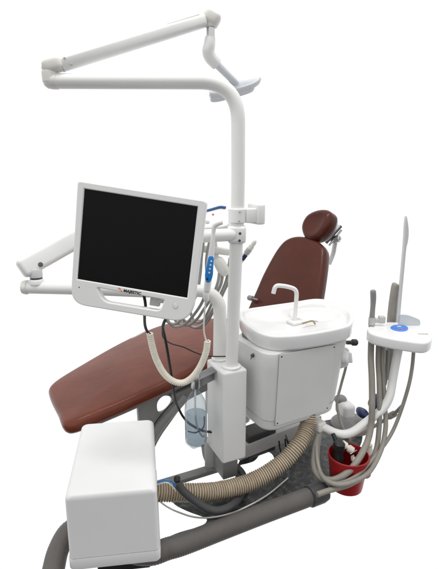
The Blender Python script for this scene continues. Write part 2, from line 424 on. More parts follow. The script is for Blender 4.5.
# ================================================================== PEDESTAL (tower box)
ty = math.radians(25)
tx = V((math.cos(ty), math.sin(ty), 0)); tyv = V((-math.sin(ty), math.cos(ty), 0))
TF = V((.018, 1.76, 0)); TM = frame(TF, tx, tyv, Z)
pt = thing('pedestal', 'tall narrow white box column carrying both poles beside the water bottle', 'pedestal', TF+tx*.06+tyv*.09)
obj('housing', bx((.058, .088, .371), (.118, .176, .438), .011, TM, 5), M['tower'], pt)
obj('neck', bx((.058, .095, .10), (.075, .11, .12), .004, TM), M['castgrey'], pt)
POLE = V((.055, 1.828, .59)); POST = V((.004, 1.917, .59))
obj('collar', disc(POLE, Z, .041, .010, .003, 40), M['white'], pt)
obj('collar', disc(POST, Z, .038, .010, .003, 40), M['white'], pt)
bA = P(218.5, 367, 1.86); bB = P(195.5, 378, 1.76)
obj('bottle_bracket', join(bar(bA, bB, .05, .004, .001), bar(bA-Z*.026, bB-Z*.026+(bA-bB)*.1, .004, .05, .001)), M['steel'], pt)

# ================================================================== WATER BOTTLE
WB = P(196.3, 444, 1.77); wb0 = WB.z
wt = thing('water_bottle', 'clear water bottle hanging from the steel bracket beside the white pedestal', 'bottle', WB)
prof = [(.030, .000), (.042, .002), (.0475, .012), (.049, .03), (.049, .06), (.0482, .066), (.049, .072), (.049, .165), (.047, .19), (.040, .215), (.028, .238), (.017, .254), (.0145, .262), (.0145, .29)]
inner = [(r-.0016, max(h, .004)) for r, h in prof]
bm = bmesh.new(); lathe(bm, prof+inner[::-1], WB, Z, 48)
# lobed foot
for v in bm.verts:
    d = v.co-WB; h = d.z
    if h < .02:
        a = math.atan2(d.y, d.x); v.co.z += .004*(1+math.cos(5*a))*(1-h/.02)
obj('bottle_shell', bm, M['clear'], wt)
obj('water', lathe(bmesh.new(), [(.026, .012), (.040, .0125), (.0455, .02), (.0468, .032), (.0468, .150)], WB, Z, 48), M['water'], wt, label='still water filling the lower half')
capo = WB+Z*.272
obj('cap', lathe(bmesh.new(), [(.019, 0), (.0205, .002), (.0205, .058), (.018, .062)], capo, Z, 32), M['chrome'], wt)
pth, _ = resample(catmull([capo, WB+V((-.002, -.01, .22)), WB+V((.0, -.015, .14)), WB+V((.008, -.02, .09)), WB+V((.028, -.012, .045)), WB+V((.038, .004, .042))]), .006)
obj('pickup_tube', tube(pth, .0042, 10), M['creamcable'], wt)
pth, _ = resample(catmull([WB+V((.036, .01, .13)), WB+V((.034, -.018, .095)), WB+V((.0, -.03, .075)), WB+V((-.036, -.012, .07))]), .006)
obj('blue_tube', tube(pth, .003, 8), M['bluetube'], wt)

# ================================================================== DENTAL LIGHT: pole, tube, spring arm, head
YP = POLE.y
lt = thing('operating_light', 'tall white pole with long folding overhead lamp arm and small lamp head', 'lamp', POLE)
top = [POLE+Z*.003, V((.066, YP, 1.0)), V((.0765, YP, 1.3)), P(238.2, 81.8, YP), P(57, 81.2, YP)]
pth, _ = resample(fillet(top, .145, 16), .008)
obj('pole', tube(pth, .0272, 32), M['tube'], lt)
eL = P(50, 81.5, YP); aL = P(205, 82, YP)
ax = (eL-aL).normalized()
obj('elbow_cap', join(lathe(bmesh.new(), [(.024, -.006), (.029, -.003), (.029, .016), (.026, .035), (.018, .046), (.006, .05)], P(57, 81.2, YP), ax, 32),
    lathe(bmesh.new(), [(.012, -.018), (.029, -.006), (.030, .016), (.0295, .030), (.027, .032)], P(50.5, 80.5, YP), Z, 32)), M['ivory'], lt)
kn = P(50.5, 80.5, YP)
obj('swivel_ring', lathe(bmesh.new(), [(.023, .030), (.023, .042)], kn, Z, 32), M['darkmetal'], lt)
obj('swivel_ring', lathe(bmesh.new(), [(.027, .037), (.0285, .039), (.0285, .047), (.026, .05)], kn, Z, 32), M['ivory'], lt)
s0 = P(59, 65.5, YP); s1 = P(205.5, 20.5, 1.93)
sx = (s1-s0).normalized(); sz = (Z-sx*Z.dot(sx)).normalized(); sy_ = sz.cross(sx)
# lower joint knuckle
def pillow(c, m3, s, e=2.6, n=20):
    bm = bmesh.new(); rings = []
    def pw(v): return math.copysign(abs(v)**(2/e), v)
    for i in range(1, n):
        th = -PI/2+PI*i/n
        rings.append([V(c)+m3[0]*(s[0]*pw(math.cos(th))*pw(math.cos(a)))+m3[1]*(s[1]*pw(math.cos(th))*pw(math.sin(a)))+m3[2]*(s[2]*pw(math.sin(th))) for a in [2*PI*k/36 for k in range(36)]])
    return loft(bm, rings)
obj('lower_knuckle', pillow(P(54, 65.3, YP), (V((.97, 0, .24)).normalized(), Y_, V((-.24, 0, .97)).normalized()), (.042, .031, .027), 3.2), M['ivory'], lt)
L = (s1-s0).length
SM = frame(s0, sx, sy_, sz)
def armring(x, w, h, e=3.4, n=28):
    def pw(v): return math.copysign(abs(v)**(2/e), v)
    return [SM @ V((x, w*pw(math.cos(2*PI*k/n)), h*pw(math.sin(2*PI*k/n)))) for k in range(n)]
arm_o = obj('spring_arm', loft(bmesh.new(), [armring(.0, .02, .020), armring(.006, .0245, .0245), armring(L-.13, .0235, .023), armring(L-.006, .022, .0215), armring(L, .018, .018)]), M['tube'], lt)
obj('cover_plate', loft(bmesh.new(), [[SM @ V((x, sgn*w, .0195+h)) for x, sgn in ((L-.15, -1), (L-.02, -1), (L-.02, 1), (L-.15, 1))] for w, h in ((.015, 0), (.015, .0045), (.013, .0055))]), M['ivory'], arm_o)
obj('joint_seam', loft(bmesh.new(), [armring(.0095, .0246, .0248), armring(.0105, .0250, .0251), armring(.012, .0250, .0251), armring(.013, .0246, .0248)]), M['grey'], arm_o)
for (x, y, z) in ((.03, -.0245, .012), (.045, -.0245, -.014)):
    obj('screw', disc(SM @ V((x, y-.0012, z)), sy_*-1, .0042, .0015, .0005, 12), M['grey'], arm_o)
kT = P(212, 17.5, 1.94)
obj('upper_knuckle', pillow(kT+V((-.002, 0, -.001)), (V((.86, 0, -.5)), Y_, V((.5, 0, .86))), (.036, .030, .029), 3.0), M['ivory'], lt)
obj('knuckle_collar', lathe(bmesh.new(), [(.022, 0), (.024, .003), (.024, .018), (.021, .02)], P(211.3, 27.5, 1.94), Z, 28), M['ivory'], lt)
obj('swivel_pin', lathe(bmesh.new(), [(.0165, 0), (.0165, .06)], P(210.6, 38.5, 1.94), Z, 28), M['chrome'], lt)
pth, _ = resample(catmull(pp([(210.3, 37.5, 1.94), (209.4, 45, 1.94), (208.4, 52, 1.945), (211, 58, 1.955), (216.8, 64, 1.97)]), 10), .004)
obj('neck_sleeve', tube(pth, lambda i, t: .0205+.004*min(1, t*2.2), 28), M['tube'], lt)
pth, _ = resample(pp([(215, 62.5, 1.968), (236, 83, 2.06)]), .01)
obj('neck', tube(pth, .0155, 24), M['lampgrey'], lt)
hc = P(236, 84, 2.06); hn = V((.10, -.86, .50)).normalized(); hx = (P(261, 80, 2.05)-P(209, 95, 2.02)); hx = (hx-hn*hx.dot(hn)).normalized(); hy = hn.cross(hx)
HM = frame(hc, hx, hy, hn)
def h2(px, py): q = HM.inverted() @ hit(px, py, hc, hn); return V((q.x, q.y))
head = obj('lamp_head', slab([h2(*q) for q in ((221, 80), (228, 73), (236, 70), (250, 70.4), (257, 72.8), (261.5, 76.5), (260, 80), (254, 84), (238, 89), (222, 93), (211, 93.5), (209.5, 90))], .034, .010, .008, HM, 1), M['lampgrey'], lt)
obj('lamp_lens', slab([h2(*q) for q in ((222, 86), (248, 80), (256, 80), (255.5, 83), (250, 86), (234, 90.5), (217, 94.5), (212, 94), (211, 91))], .03, .006, 0, HM @ Matrix.Translation((0, 0, -.022)), 1), M['lampgrey'], lt)

# ================================================================== POLE CLAMPS
kt = thing('pole_clamp', 'white double collar clamp bolted round the tall pole beside the monitor', 'clamp', P(238, 226, YP))
def polex(z): return V((.066+(z-1.0)/.3*.0105, YP, z))
zu0, zu1 = P(236, 223.5, YP-.04).z, P(236, 209, YP-.04).z
zl0, zl1 = P(236, 244, YP-.04).z, P(236, 226.5, YP-.04).z
obj('upper_collar', lathe(bmesh.new(), [(.029, 0), (.034, 0), (.0365, .003), (.0365, zu1-zu0-.003), (.034, zu1-zu0), (.029, zu1-zu0)], polex(zu0), Z, 40), M['white'], kt)
obj('lower_collar', bx((0, 0, 0), (.073, .074, zl1-zl0), .012, Matrix.Translation(polex((zl0+zl1)/2)), 4), M['white'], kt)
pz = (zu0+zu1)/2
brx = V((math.cos(.5), math.sin(.5), 0)); bry = V((-math.sin(.5), math.cos(.5), 0))
BM = frame(polex(pz)+X*.02, brx, bry, Z)
obj('side_bracket', join(bx((.040, 0, 0), (.07, .062, .058), .006, BM), bx((.066, 0, .004), (.036, .085, .082), .008, BM)), M['white'], kt)
for (px, py) in ((239.7, 212), (239, 221)):
    obj('screw', disc(P(px, py, YP-.0355), (.1, -1, 0), .0045, .002, .0006, 12), M['grey'], kt)
for (px, py) in ((240.0, 233.4), (239.5, 240.6)):
    obj('screw', disc(P(px, py, YP-.0365), (0, -1, 0), .0055, .002, .0006, 14), M['darkmetal'], kt)

# ================================================================== MONITOR
mex = V((.98615, -.10768, -.14599)); mey = V((.1245, .0724, .98685))
mex.normalize(); mn = mex.cross(mey).normalized(); mey = mn.cross(mex)
mn = mex.cross(mey)                      # towards the viewer
mc = V((-.27196, 1.4727, 1.18470))
MM = frame(mc, mex, mey, mn)
def m2(px, py): q = MM.inverted() @ hit(px, py, mc, mn); return V((q.x, q.y))
mt = thing('monitor', 'white framed flat monitor with blank black screen held on the pole', 'monitor', mc-Z*.2)
def roundpoly(pts, r, n=6):
    out = []
    for i in range(len(pts)):
        a, b, c = pts[i-1], pts[i], pts[(i+1) % len(pts)]
        rr = min(r[i], (a-b).length*.49, (c-b).length*.49)
        p = b+(a-b).normalized()*rr; q = b+(c-b).normalized()*rr
        for k in range(n+1):
            t = k/n; out.append(p*(1-t)**2+b*2*t*(1-t)+q*t*t)
    return out
bo = roundpoly([m2(*q) for q in ((78.2, 180.6), (207.3, 201), (192, 323.5), (71, 303.2))], [.012, .014, .075, .055], 10)
slot = roundpoly([m2(*q) for q in ((97.5, 287.5), (164.8, 299.6), (160.5, 310.6), (104, 301.3))], [.006, .006, .016, .022], 6)
scr = [m2(*q) for q in ((84.9, 188.8), (197.9, 206.6), (187.3, 297.7), (78, 278.9))]
bez = obj('bezel', curve_mesh([bo, slot, scr], MM @ Matrix.Translation((0, 0, .006)), .03, .0045, 3), M['white'], mt)
c_ = sum(scr, V((0, 0)))/4
obj('screen', curve_mesh([[c_+(q-c_)*1.02 for q in scr]], MM @ Matrix.Translation((0, 0, .0015)), .006), M['screen'], mt)
bk = [bo_*.985 for bo_ in bo]
tback = slab([V((q.x*.97, q.y*.80+.032)) for q in bo], .045, .02, 0, MM @ Matrix.Translation((0, 0, -.022)), 0)
obj('back_housing', tback, M['white'], mt)
lc = m2(132.9, 291.9); LM = MM @ Matrix.Translation((lc.x, lc.y, .0066)) @ Matrix.Rotation(-.008, 4, 'Z')
obj('brand_lettering', text_bm('MAJESTIC', .0128, LM @ Matrix.Scale(1.12, 4, X), .0003, .0005), M['ink'], mt)
bc = m2(121.2, 289.5)
bm = bmesh.new()
for q in ([(-.011, .005), (-.002, .006), (.002, -.001), (-.004, .001)], [(-.001, -.006), (.003, .0), (.007, -.004), (.004, -.007)]):
    loft(bm, [[MM @ V((bc.x+a, bc.y+b, z)) for a, b in q] for z in (.0062, .0069)])
obj('emblem', bm, M['orange'], mt)
b1 = m2(175.8, 305.6)
obj('power_button', lathe(bmesh.new(), [(.0085, 0), (.0085, .0024), (.0075, .0034), (.003, .0036)], MM @ V((b1.x, b1.y, .004)), mn, 28), M['enamel'], mt)
obj('button_ring', lathe(bmesh.new(), [(.0098, 0), (.0098, .0008)], MM @ V((b1.x, b1.y, .0057)), mn, 28), M['grey'], mt)
b2 = m2(79.9, 287); obj('indicator', disc(MM @ V((b2.x, b2.y, .0055)), mn, .0022, .0012, .0004, 12), M['ink'], mt)
sc_ = m2(152, 303)
obj('cable_socket', join(bx((sc_.x, sc_.y-.004, -.05), (.035, .03, .02), .003, MM), bx((sc_.x+.02, sc_.y+.002, -.045), (.02, .012, .02), .002, MM)), M['grey'], mt)
pv = MM @ V((0, 0, -.075))
st = [polex((zl0+zl1)/2)+V((-.02, -.02, 0)), V((-.07, 1.72, 1.178)), V((-.18, 1.615, 1.18)), pv]
pth, _ = resample(fillet(st, .05, 6), .01)
obj('support_tube', tube(pth, .0255, 28), M['tube'], mt)
obj('mounting_plate', bx((0, 0, -.069), (.11, .11, .006), .002, MM), M['grey'], mt)

# ================================================================== DELIVERY ARM (post, horizontal tube, upper beam)
dt = thing('support_boom', 'white bent tube arm with rectangular upper beam on the left behind the monitor', 'arm', POST)
dp = [POST+Z*.003, V((.0045, 1.917, .86)), P(217.5, 296.5, 1.915), P(196, 294.5, 1.905), P(150, 290.6, 1.9), P(29, 287.6, 1.9)]
dp = [POST+Z*.003, V((.004, 1.917, .80)), V((-.006, 1.917, .862)), V((-.045, 1.914, .902)), V((-.11, 1.91, .914)), P(150, 291.2, 1.905), P(90, 288.8, 1.9), P(28, 287.3, 1.9)]
pth, _ = resample(catmull(dp, 14), .008)
obj('lower_tube', tube(pth, lambda i, t: .0275+.004*max(0, 1-t*3), 32), M['tube'], dt)
pe = P(28, 287.3, 1.9)
obj('end_cap', lathe(bmesh.new(), [(.0275, 0), (.031, .001), (.031, .012), (.028, .022), (.018, .026)], pe-V((.0, 0, 0)), (-1, 0, .02), 32), M['ivory'], dt)
kc = P(36.7, 281.5, 1.9)
obj('saddle', lathe(bmesh.new(), [(.031, -.01), (.031, .006), (.027, .012)], kc, Z, 32), M['tube'], dt)
obj('swivel_ring', lathe(bmesh.new(), [(.0255, .010), (.0255, .019)], kc, Z, 32), M['darkmetal'], dt)
obj('swivel_collar', lathe(bmesh.new(), [(.025, .019), (.027, .021), (.027, .050), (.024, .056)], kc, Z, 32), M['silver'], dt)
u0 = P(26, 267, 1.9); u1 = P(132, 208, 2.22)
ux = (u1-u0).normalized(); uy = (V((0, 1, 0))-ux*ux.y).normalized(); uz = ux.cross(uy)
UM = frame(u0, ux, uy, uz); L = (u1-u0).length
bm = bx((L/2-.012, 0, 0), (L+.03, .07, .086), .020, UM, 5)
beam = obj('upper_beam', bm, M['white'], dt)
obj('pivot_screw', join(disc(UM @ V((.050, -.034, -.022)), uy*-1, .0105, .004, .001, 20), bx((.050, -.0382, -.022), (.0035, .001, .014), 0, UM)), M['darkmetal'], dt)
for x in (.0, .03):
    obj('screw', disc(UM @ V((x, -.012, .0426)), uz, .0032, .0012, .0004, 10), M['grey'], beam)

# ================================================================== DELIVERY UNIT behind the monitor
vt = thing('delivery_unit', 'white instrument head with blue trim half hidden behind the monitor', 'instrument unit', P(190, 235, 2.02))
uo = [P(150, 205, 2.05), P(206, 206, 2.12), P(227.5, 212, 2.04), P(226.5, 226.5, 1.97), P(206, 229, 1.95), P(150, 225, 1.96)]
uc = sum(uo, V())/6; un = (uo[1]-uo[0]).cross(uo[3]-uo[1]).normalized()
un = V((.02, -.62, .78)).normalized(); ux_ = X-un*X.dot(un); ux_.normalize(); UM2 = frame(uc, ux_, un.cross(ux_), un)
def u2(px, py): q = UM2.inverted() @ hit(px, py, uc, un); return V((q.x, q.y))
obj('console', slab([u2(*q) for q in ((160, 203), (200, 205), (222, 206.5), (229, 213), (228, 225), (212, 228), (160, 226))], .045, .010, .003, UM2, 1), M['white'], vt)
pth, _ = resample(catmull([UM2 @ V((*u2(*q), .004)) for q in ((203, 212.5), (212, 210), (220, 207.8), (226, 208.3))]), .004)
obj('blue_trim', tube(pth, .0062, 10), M['trimblue'], vt)
rb = u2(213, 215); obj('red_button', disc(UM2 @ V((rb.x, rb.y, .001)), un, .005, .004, .001, 14), M['pink'], vt)
gb = u2(207.5, 222.5); obj('grey_button', disc(UM2 @ V((gb.x, gb.y, .0)), un, .009, .005, .001, 14), M['grey'], vt)
obj('holder_bar', bar(P(190, 247, 2.0), P(229, 252, 2.04), .04, .03, .006), M['ivory'], vt)
obj('instrument_holder', pillow(P(221.5, 266.5, 2.02), (V((.8, .1, .5)).normalized(), Y_, V((-.5, 0, .85)).normalized()), (.027, .03, .047), 2.8), M['ivory'], vt)
obj('hanger', bar(P(212, 226, 2.02), P(216, 262, 2.03), .03, .022, .005, Y_), M['white'], vt)
hz = [
    [(203.5, 240, 1.96), (201.5, 256, 1.96), (200, 275, 1.97), (197, 292, 2.0), (189, 310, 2.07), (177, 323, 2.14), (168, 322, 2.14), (160, 310, 2.1)],
    [(209.5, 242, 1.97), (206.5, 260, 1.97), (207, 282, 1.98), (204, 298, 2.02), (196, 312, 2.08), (185, 324, 2.16), (173, 326, 2.18), (163, 313, 2.15)],
    [(220, 266, 2.02), (218, 282, 2.0), (212, 297, 2.03), (204, 309, 2.08), (197, 319, 2.14), (188, 325, 2.2), (177, 322, 2.22), (169, 309, 2.2)],
    [(223, 268, 2.03), (221, 284, 2.02), (214, 298, 2.06), (209, 310, 2.1), (203, 320, 2.18), (196, 322, 2.22), (191, 314, 2.24), (190, 300, 2.22)],
    [(230, 258, 2.04), (227, 278, 2.03), (221, 293, 2.08), (214, 307, 2.16), (208, 317, 2.22), (202, 325, 2.28), (193, 327, 2.32), (182, 318, 2.3)],
    [(240, 259, 2.0), (233, 274, 2.03), (225.5, 288, 2.08), (219, 302, 2.16), (213, 312, 2.22), (208, 321, 2.3), (201, 327.5, 2.34), (190, 326, 2.36), (178, 314, 2.34)],
]
hl = ['thin grey hose hanging closest to the monitor edge', 'grey handpiece hose hanging just behind the blue handled camera', 'grey handpiece hose curving left below the white holder',
      'grey hose that loops back upward above the brown seat', 'grey hose sloping down beside the bent white post', 'grey hose emerging from behind the tall pole towards the seat']
for pts, l in zip(hz, hl):
    pth, _ = resample(catmull(pp(pts)), .006)
    obj('handpiece_hose', tube(pth, .0072, 12), M['ghose'], label=l, cat='hose', group='grey instrument hoses behind the monitor')
ha, hb = P(240, 262, 1.98), P(255.5, 241, 1.95)
at_ = thing('handpiece', 'slim white dental handpiece sticking out to the right of the tall pole', 'handpiece', ha)
hd = (hb-ha).normalized(); hl_ = (hb-ha).length
obj('body', lathe(bmesh.new(), [(.008, -.03), (.011, 0), (.0125, hl_*.4), (.0125, hl_*.75), (.0095, hl_*.8), (.0095, hl_*.93), (.006, hl_), (.002, hl_+.004)], ha, hd, 24), M['ivory'], at_)
obj('grip_ring', lathe(bmesh.new(), [(.0128, hl_*.42), (.0135, hl_*.44), (.0135, hl_*.62), (.0128, hl_*.64)], ha, hd, 24), M['grey'], at_)
obj('cable_clip', bx((0, 0, 0), (.018, .012, .03), .003, frame(ha.lerp(hb, .25)-V((.0, .014, 0)), hd.cross(Y_), Y_*1.0, hd)), M['navy'], at_)

# ================================================================== INTRAORAL CAMERA + COIL
YC = 1.69
c0 = P(206.2, 296, YC); 
it = thing('intraoral_camera', 'white handheld camera wand with blue button panel hanging beside the monitor', 'camera wand', c0)
cpth = pp([(206.4, 294, YC), (207.6, 285, YC), (209.4, 270, YC), (211, 257, YC), (212.2, 244, YC), (213.4, 232, YC), (214.4, 226, YC), (218, 223.2, YC-.003), (222.5, 222.0, YC-.006)])
pth, _ = resample(catmull(cpth), .004)
def ir(i, t):
    if t < .04: return .007+.1*t
    if t < .45: return .0125+.0015*math.sin(t*6)
    if t < .78: return .0125-.0048*(t-.45)/.33
    return .0077+.0035*min(1, max(0, (t-.80)/.1))*(1-.5*max(0, (t-.93)/.07))
obj('body', tube(pth, ir, 24), M['enamel'], it)
pa = P(208.1, 282, YC-.012); pb = P(210.9, 256.5, YC-.012)
pz_ = (pb-pa).normalized(); pn = (V((0, -1, .1))-pz_*V((0, -1, .1)).dot(pz_)).normalized(); px_ = pz_.cross(pn)
IM = frame(pa.lerp(pb, .5), px_, pz_, pn); hlen = (pb-pa).length/2
pan = obj('button_panel', slab([(-.006, -hlen), (.006, -hlen), (.0145, -hlen*.55), (.013, hlen*.3), (.009, hlen), (-.006, hlen), (-.0125, hlen*.3), (-.0145, -hlen*.55)], .007, .002, .002, IM @ Matrix.Translation((0, 0, .004)), 2, 60), M['blue'], it)
for k in range(4):
    obj('button', disc(IM @ V((.0035-.001*k, hlen*(.66-.30*k), .005)), pn, .0036, .0022, .0006, 14), M['white'], pan)
obj('socket', disc(IM @ V((-.004, -hlen*.74, .0048)), pn, .0042, .0015, .0004, 12), M['navy'], pan)
obj('strain_relief', lathe(bmesh.new(), [(.0115, .034), (.0125, .03), (.0115, .012), (.009, .0), (.005, -.006)], c0+V((0, 0, -.02)), Z, 20), M['white'], it)
coil = thing('coiled_cord', 'cream spiral cord drooping in a loop below the monitor in front of the seat', 'cord', P(180, 384, 1.72))
pth, _ = resample(catmull(pp([(206, 297, YC), (204.6, 312, 1.70), (203.8, 328, 1.705), (205, 337, 1.71), (207.3, 342.5, 1.71)])), .005)
obj('lead', tube(pth, .0034, 12), M['creamcable'], coil)
cpts = pp([(207.6, 341, 1.71), (206, 352, 1.71), (201, 365, 1.715), (193.5, 376, 1.72), (184, 382.5, 1.725), (174, 381.5, 1.725), (164.5, 374, 1.72), (157, 361, 1.71), (152.5, 347, 1.70), (149.6, 333, 1.70)])
base, ln = resample(catmull(cpts), .0007)
turns = ln/.0072; hp = []
t0 = (base[1]-base[0]).normalized(); nrm = Y_.copy()
for i, q in enumerate(base):
    t = (base[min(i+1, len(base)-1)]-base[max(i-1, 0)]).normalized(); nrm = (nrm-t*nrm.dot(t)).normalized(); b = t.cross(nrm)
    a = 2*PI*turns*i/(len(base)-1); hp.append(q+nrm*(.0105*math.cos(a))+b*(.0105*math.sin(a)))
obj('coil', tube(hp, .0037, 8), M['cream'], coil, sharp=80)
pth, _ = resample(catmull(pp([(149.6, 334, 1.70), (147, 331, 1.69), (145, 325, 1.66), (144.6, 315, 1.60), (145.5, 305, 1.56), (143.5, 293, 1.54)])), .005)
obj('plug', tube(pth, .0055, 12), M['black'], coil)

# black cables
pth, _ = resample(catmull(pp([(171, 306, 1.58), (167, 316, 1.60), (163.5, 324, 1.63), (163, 329, 1.66), (165.5, 340, 1.70), (169, 360, 1.74), (173, 385, 1.80), (175.5, 400, 1.86), (178.5, 408, 1.90), (183, 416.5, 1.92), (190, 424, 1.92), (202, 430.5, 1.90), (211, 432, 1.875), (218, 433, 1.86)])), .008)
obj('monitor_cable', tube(pth, .0058, 10), M['black'], label='black cable falling from the monitor slot over the brown seat edge', cat='cable')
pth, _ = resample(catmull(pp([(162.5, 326, 1.66), (163, 337, 1.72), (171, 343.5, 1.78), (183, 347, 1.84), (194, 352, 1.88), (204, 355.5, 1.89), (216, 356.5, 1.88), (228, 356.3, 1.85)])), .008)
obj('thin_cable', tube(pth, .0028, 8), M['black'], label='thin black cable crossing the brown seat to the white post', cat='cable')
pth, _ = resample(catmull(pp([(147, 296, 1.53), (153, 301, 1.53), (158, 304.5, 1.54), (163, 308, 1.55)])), .005)

# ================================================================== CHAIR
ch = thing('dental_chair', 'reclined dental chair in brown leather on a grey cast base', 'dental chair', V((-.25, 2.45, 0)))
A, B, C = PZ(53, 387, .30), PZ(66, 424, .30), PZ(206, 362.5, .46)
ln_ = (B-A).cross(C-B).normalized()
if ln_.z < 0: ln_ = -ln_
lx = (C-B); lx = (lx-ln_*lx.dot(ln_)).normalized(); ly = ln_.cross(lx); CM = frame(B, lx, ly, ln_)
def c2(px, py): q = CM.inverted() @ hit(px, py, B, ln_); return V((q.x, q.y))
outl = [(63, 423.5), (56, 410), (48, 393), (47.5, 386.5), (54, 380), (85, 361), (118, 342.5), (145, 329.8), (163, 323.3), (180, 319.8), (204, 317.5), (227, 316.5), (231.5, 325), (231, 340), (222, 356), (206, 363.5), (165, 382.5), (120, 402.5), (90, 415), (72, 422.5)]
seat = obj('seat_cushion', slab([c2(*q) for q in outl], .074, .034, .012, CM, 1, 160), M['leather'], ch)
uo_ = [c2(*q) for q in outl]; cc_ = sum(uo_, V((0, 0)))/len(uo_)
obj('seat_pan', slab([cc_+(q-cc_)*.86 for q in uo_], .02, .004, 0, CM @ Matrix.Translation((0, 0, -.076)), 1, 100), M['castgrey'], ch)
# backrest
bya, brc = math.radians(46), math.radians(60)
bax = V((math.cos(bya), math.sin(bya), 0)); bw = V((math.sin(bya), -math.cos(bya), 0)); bup = bax*math.cos(brc)+Z*math.sin(brc)
bn = bw.cross(bup).normalized(); b0 = P(283, 300, 2.72); BKM = frame(b0, bw, bup, bn)
def k2(px, py): q = BKM.inverted() @ hit(px, py, b0, bn); return V((q.x, q.y))
bo_ = [(242, 322), (246.5, 309), (255, 290), (261.5, 275), (269, 260.5), (276.5, 248), (283.5, 240), (291, 236.2), (300, 235.2), (310, 237.3), (319.5, 242.2), (324.5, 249), (324.5, 260), (322, 280), (319, 299), (314, 330)]
back = obj('backrest', slab([k2(*q) for q in bo_], .085, .028, .018, BKM, 1, 160), M['leather_shaded'], ch)
vb = [k2(*q) for q in bo_]; vc = sum(vb, V((0, 0)))/len(vb)
obj('back_shell', slab([vc+(q-vc)*.9 for q in vb], .025, .008, 0, BKM @ Matrix.Translation((0, 0, -.082)), 1, 100), M['grey'], ch)
# headrest
h0 = P(313, 226, 2.86); hrn = V((-.74, -.55, .40)).normalized(); hrx = V((.62, -.78, .12)); hrx = (hrx-hrn*hrx.dot(hrn)).normalized(); hry = hrn.cross(hrx)
RM = frame(h0, hrx, hry, hrn)
hr = []
def r2(px, py): q = RM.inverted() @ hit(px, py, h0, hrn); return V((q.x, q.y))
hro = [(300.5, 231), (300, 226), (302, 219.5), (306, 214), (312, 210.3), (320, 208.3), (326.5, 209.2), (329.5, 213), (328.5, 220), (324, 229), (316.5, 237), (308.5, 239.5), (303, 236.5)]
hc2 = [r2(*q) for q in hro]
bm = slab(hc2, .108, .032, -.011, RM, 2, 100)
hrest = obj('headrest', bm, M['leather_shaded'], ch)
hcc = sum(hc2, V((0, 0)))/len(hc2)
obj('headrest_plate', slab([hcc+(q-hcc)*.86 for q in hc2], .008, .002, 0, RM @ Matrix.Translation((0, 0, -.108)), 2, 80), M['chrome'], hrest)
g0 = P(335, 233, 2.93)
pth, _ = resample(pp([(326, 243, 2.94), (341, 226, 2.96)]), .01)
obj('headrest_rod', tube(pth, .010, 12), M['darkmetal'], hrest)
pth, _ = resample(pp([(329, 245.5, 2.95), (341.5, 230, 2.97)]), .01)
obj('headrest_rod', tube(pth, .007, 12), M['chrome'], hrest)
obj('headrest_joint', join(lathe(bmesh.new(), [(.016, -.03), (.026, -.025), (.026, .025), (.016, .03)], P(335.5, 239, 2.97), (.8, -.5, .2), 28), lathe(bmesh.new(), [(.012, -.036), (.012, .036)], P(335.5, 239, 2.97), (.8, -.5, .2), 20)), M['chrome'], hrest)
hd_ = (P(340, 224, 2.97)-P(324, 243, 2.95)).normalized(); hs_ = hd_.cross(V((-.5, -.85, .1))).normalized()
obj('headrest_bracket', join(bx((0, 0, 0), (.135, .034, .035), .006, frame(P(332, 233, 2.965), hd_, hs_, hd_.cross(hs_))), bx((-.02, -.026, 0), (.07, .03, .03), .006, frame(P(332, 233, 2.965), hd_, hs_, hd_.cross(hs_)))), M['silver'], hrest)
pth, _ = resample(catmull(pp([(336, 238, 2.98), (334.5, 246, 3.0), (333, 254, 3.0), (329, 264, 2.98)])), .01)
obj('headrest_bar', tube(pth, .027, 16, sy=.5), M['silver'], ch)
# pivot knob
obj('pivot_knob', join(lathe(bmesh.new(), [(.010, -.02), (.017, -.016), (.017, .014), (.012, .02)], P(250.5, 298, 2.84), (-.72, .69, 0), 20), lathe(bmesh.new(), [(.006, 0), (.006, .06)], P(250.5, 298, 2.84), (.72, -.69, 0), 12)), M['castgrey'], ch)
# lifting arm, base
def web(pts, c, n, th, m, name, holes=()):
    x = X-n*X.dot(n); x.normalize(); WM = frame(c, x, n.cross(x), n)
    def w2(px, py): q = WM.inverted() @ hit(px, py, c, n); return V((q.x, q.y))
    return obj(name, curve_mesh([chaikin([w2(*q) for q in pts], 2)]+[chaikin([w2(*q) for q in h], 2) for h in holes], WM, th, .006, 2), m, ch)
wn = V((.42, -.88, .2)).normalized(); wc = P(165, 410, 2.22)
web([(138, 402), (160, 392), (188, 380), (206, 376), (206, 392), (192, 398), (184, 404), (172, 421), (161, 436), (153, 452), (150, 466), (140, 466), (141, 440), (139, 420)], wc, wn, .045, M['limb'], 'lift_arm',
    holes=[[(158, 401), (164, 395.5), (171, 396.5), (174, 401.5), (170, 408), (164, 413), (158.5, 413), (157, 407)]])
pth, _ = resample(catmull(pp([(186, 396, 2.18), (174, 410, 2.17), (162, 424, 2.16), (152, 440, 2.15), (147, 452, 2.14)])), .01)
obj('lift_strut', tube(pth, .024, 16, sx=.7), M['limb'], ch)
pth, _ = resample(catmull(pp([(147, 400, 2.165), (150, 408, 2.165)])), .01)
pth, _ = resample(catmull(pp([(173, 402, 2.14), (163, 413, 2.13), (154, 425, 2.12), (148, 440, 2.11)])), .01)
obj('hydraulic_line', tube(pth, .003, 8), M['black'], ch)
obj('base_plate', bx((0, 0, .014), (.24, .2, .028), .01, Matrix.Translation((-.50, 2.14, 0)) @ Matrix.Rotation(.45, 4, 'Z')), M['castgrey'], ch)
obj('seat_frame', bar(P(170, 392, 2.25), P(225, 366, 2.40), .2, .07, .01), M['castgrey'], ch)
obj('base_column', bx((0, 0, .16), (.20, .24, .32), .03, Matrix.Translation((.05, 2.42, 0)) @ Matrix.Rotation(.45, 4, 'Z')), M['railgrey'], ch)
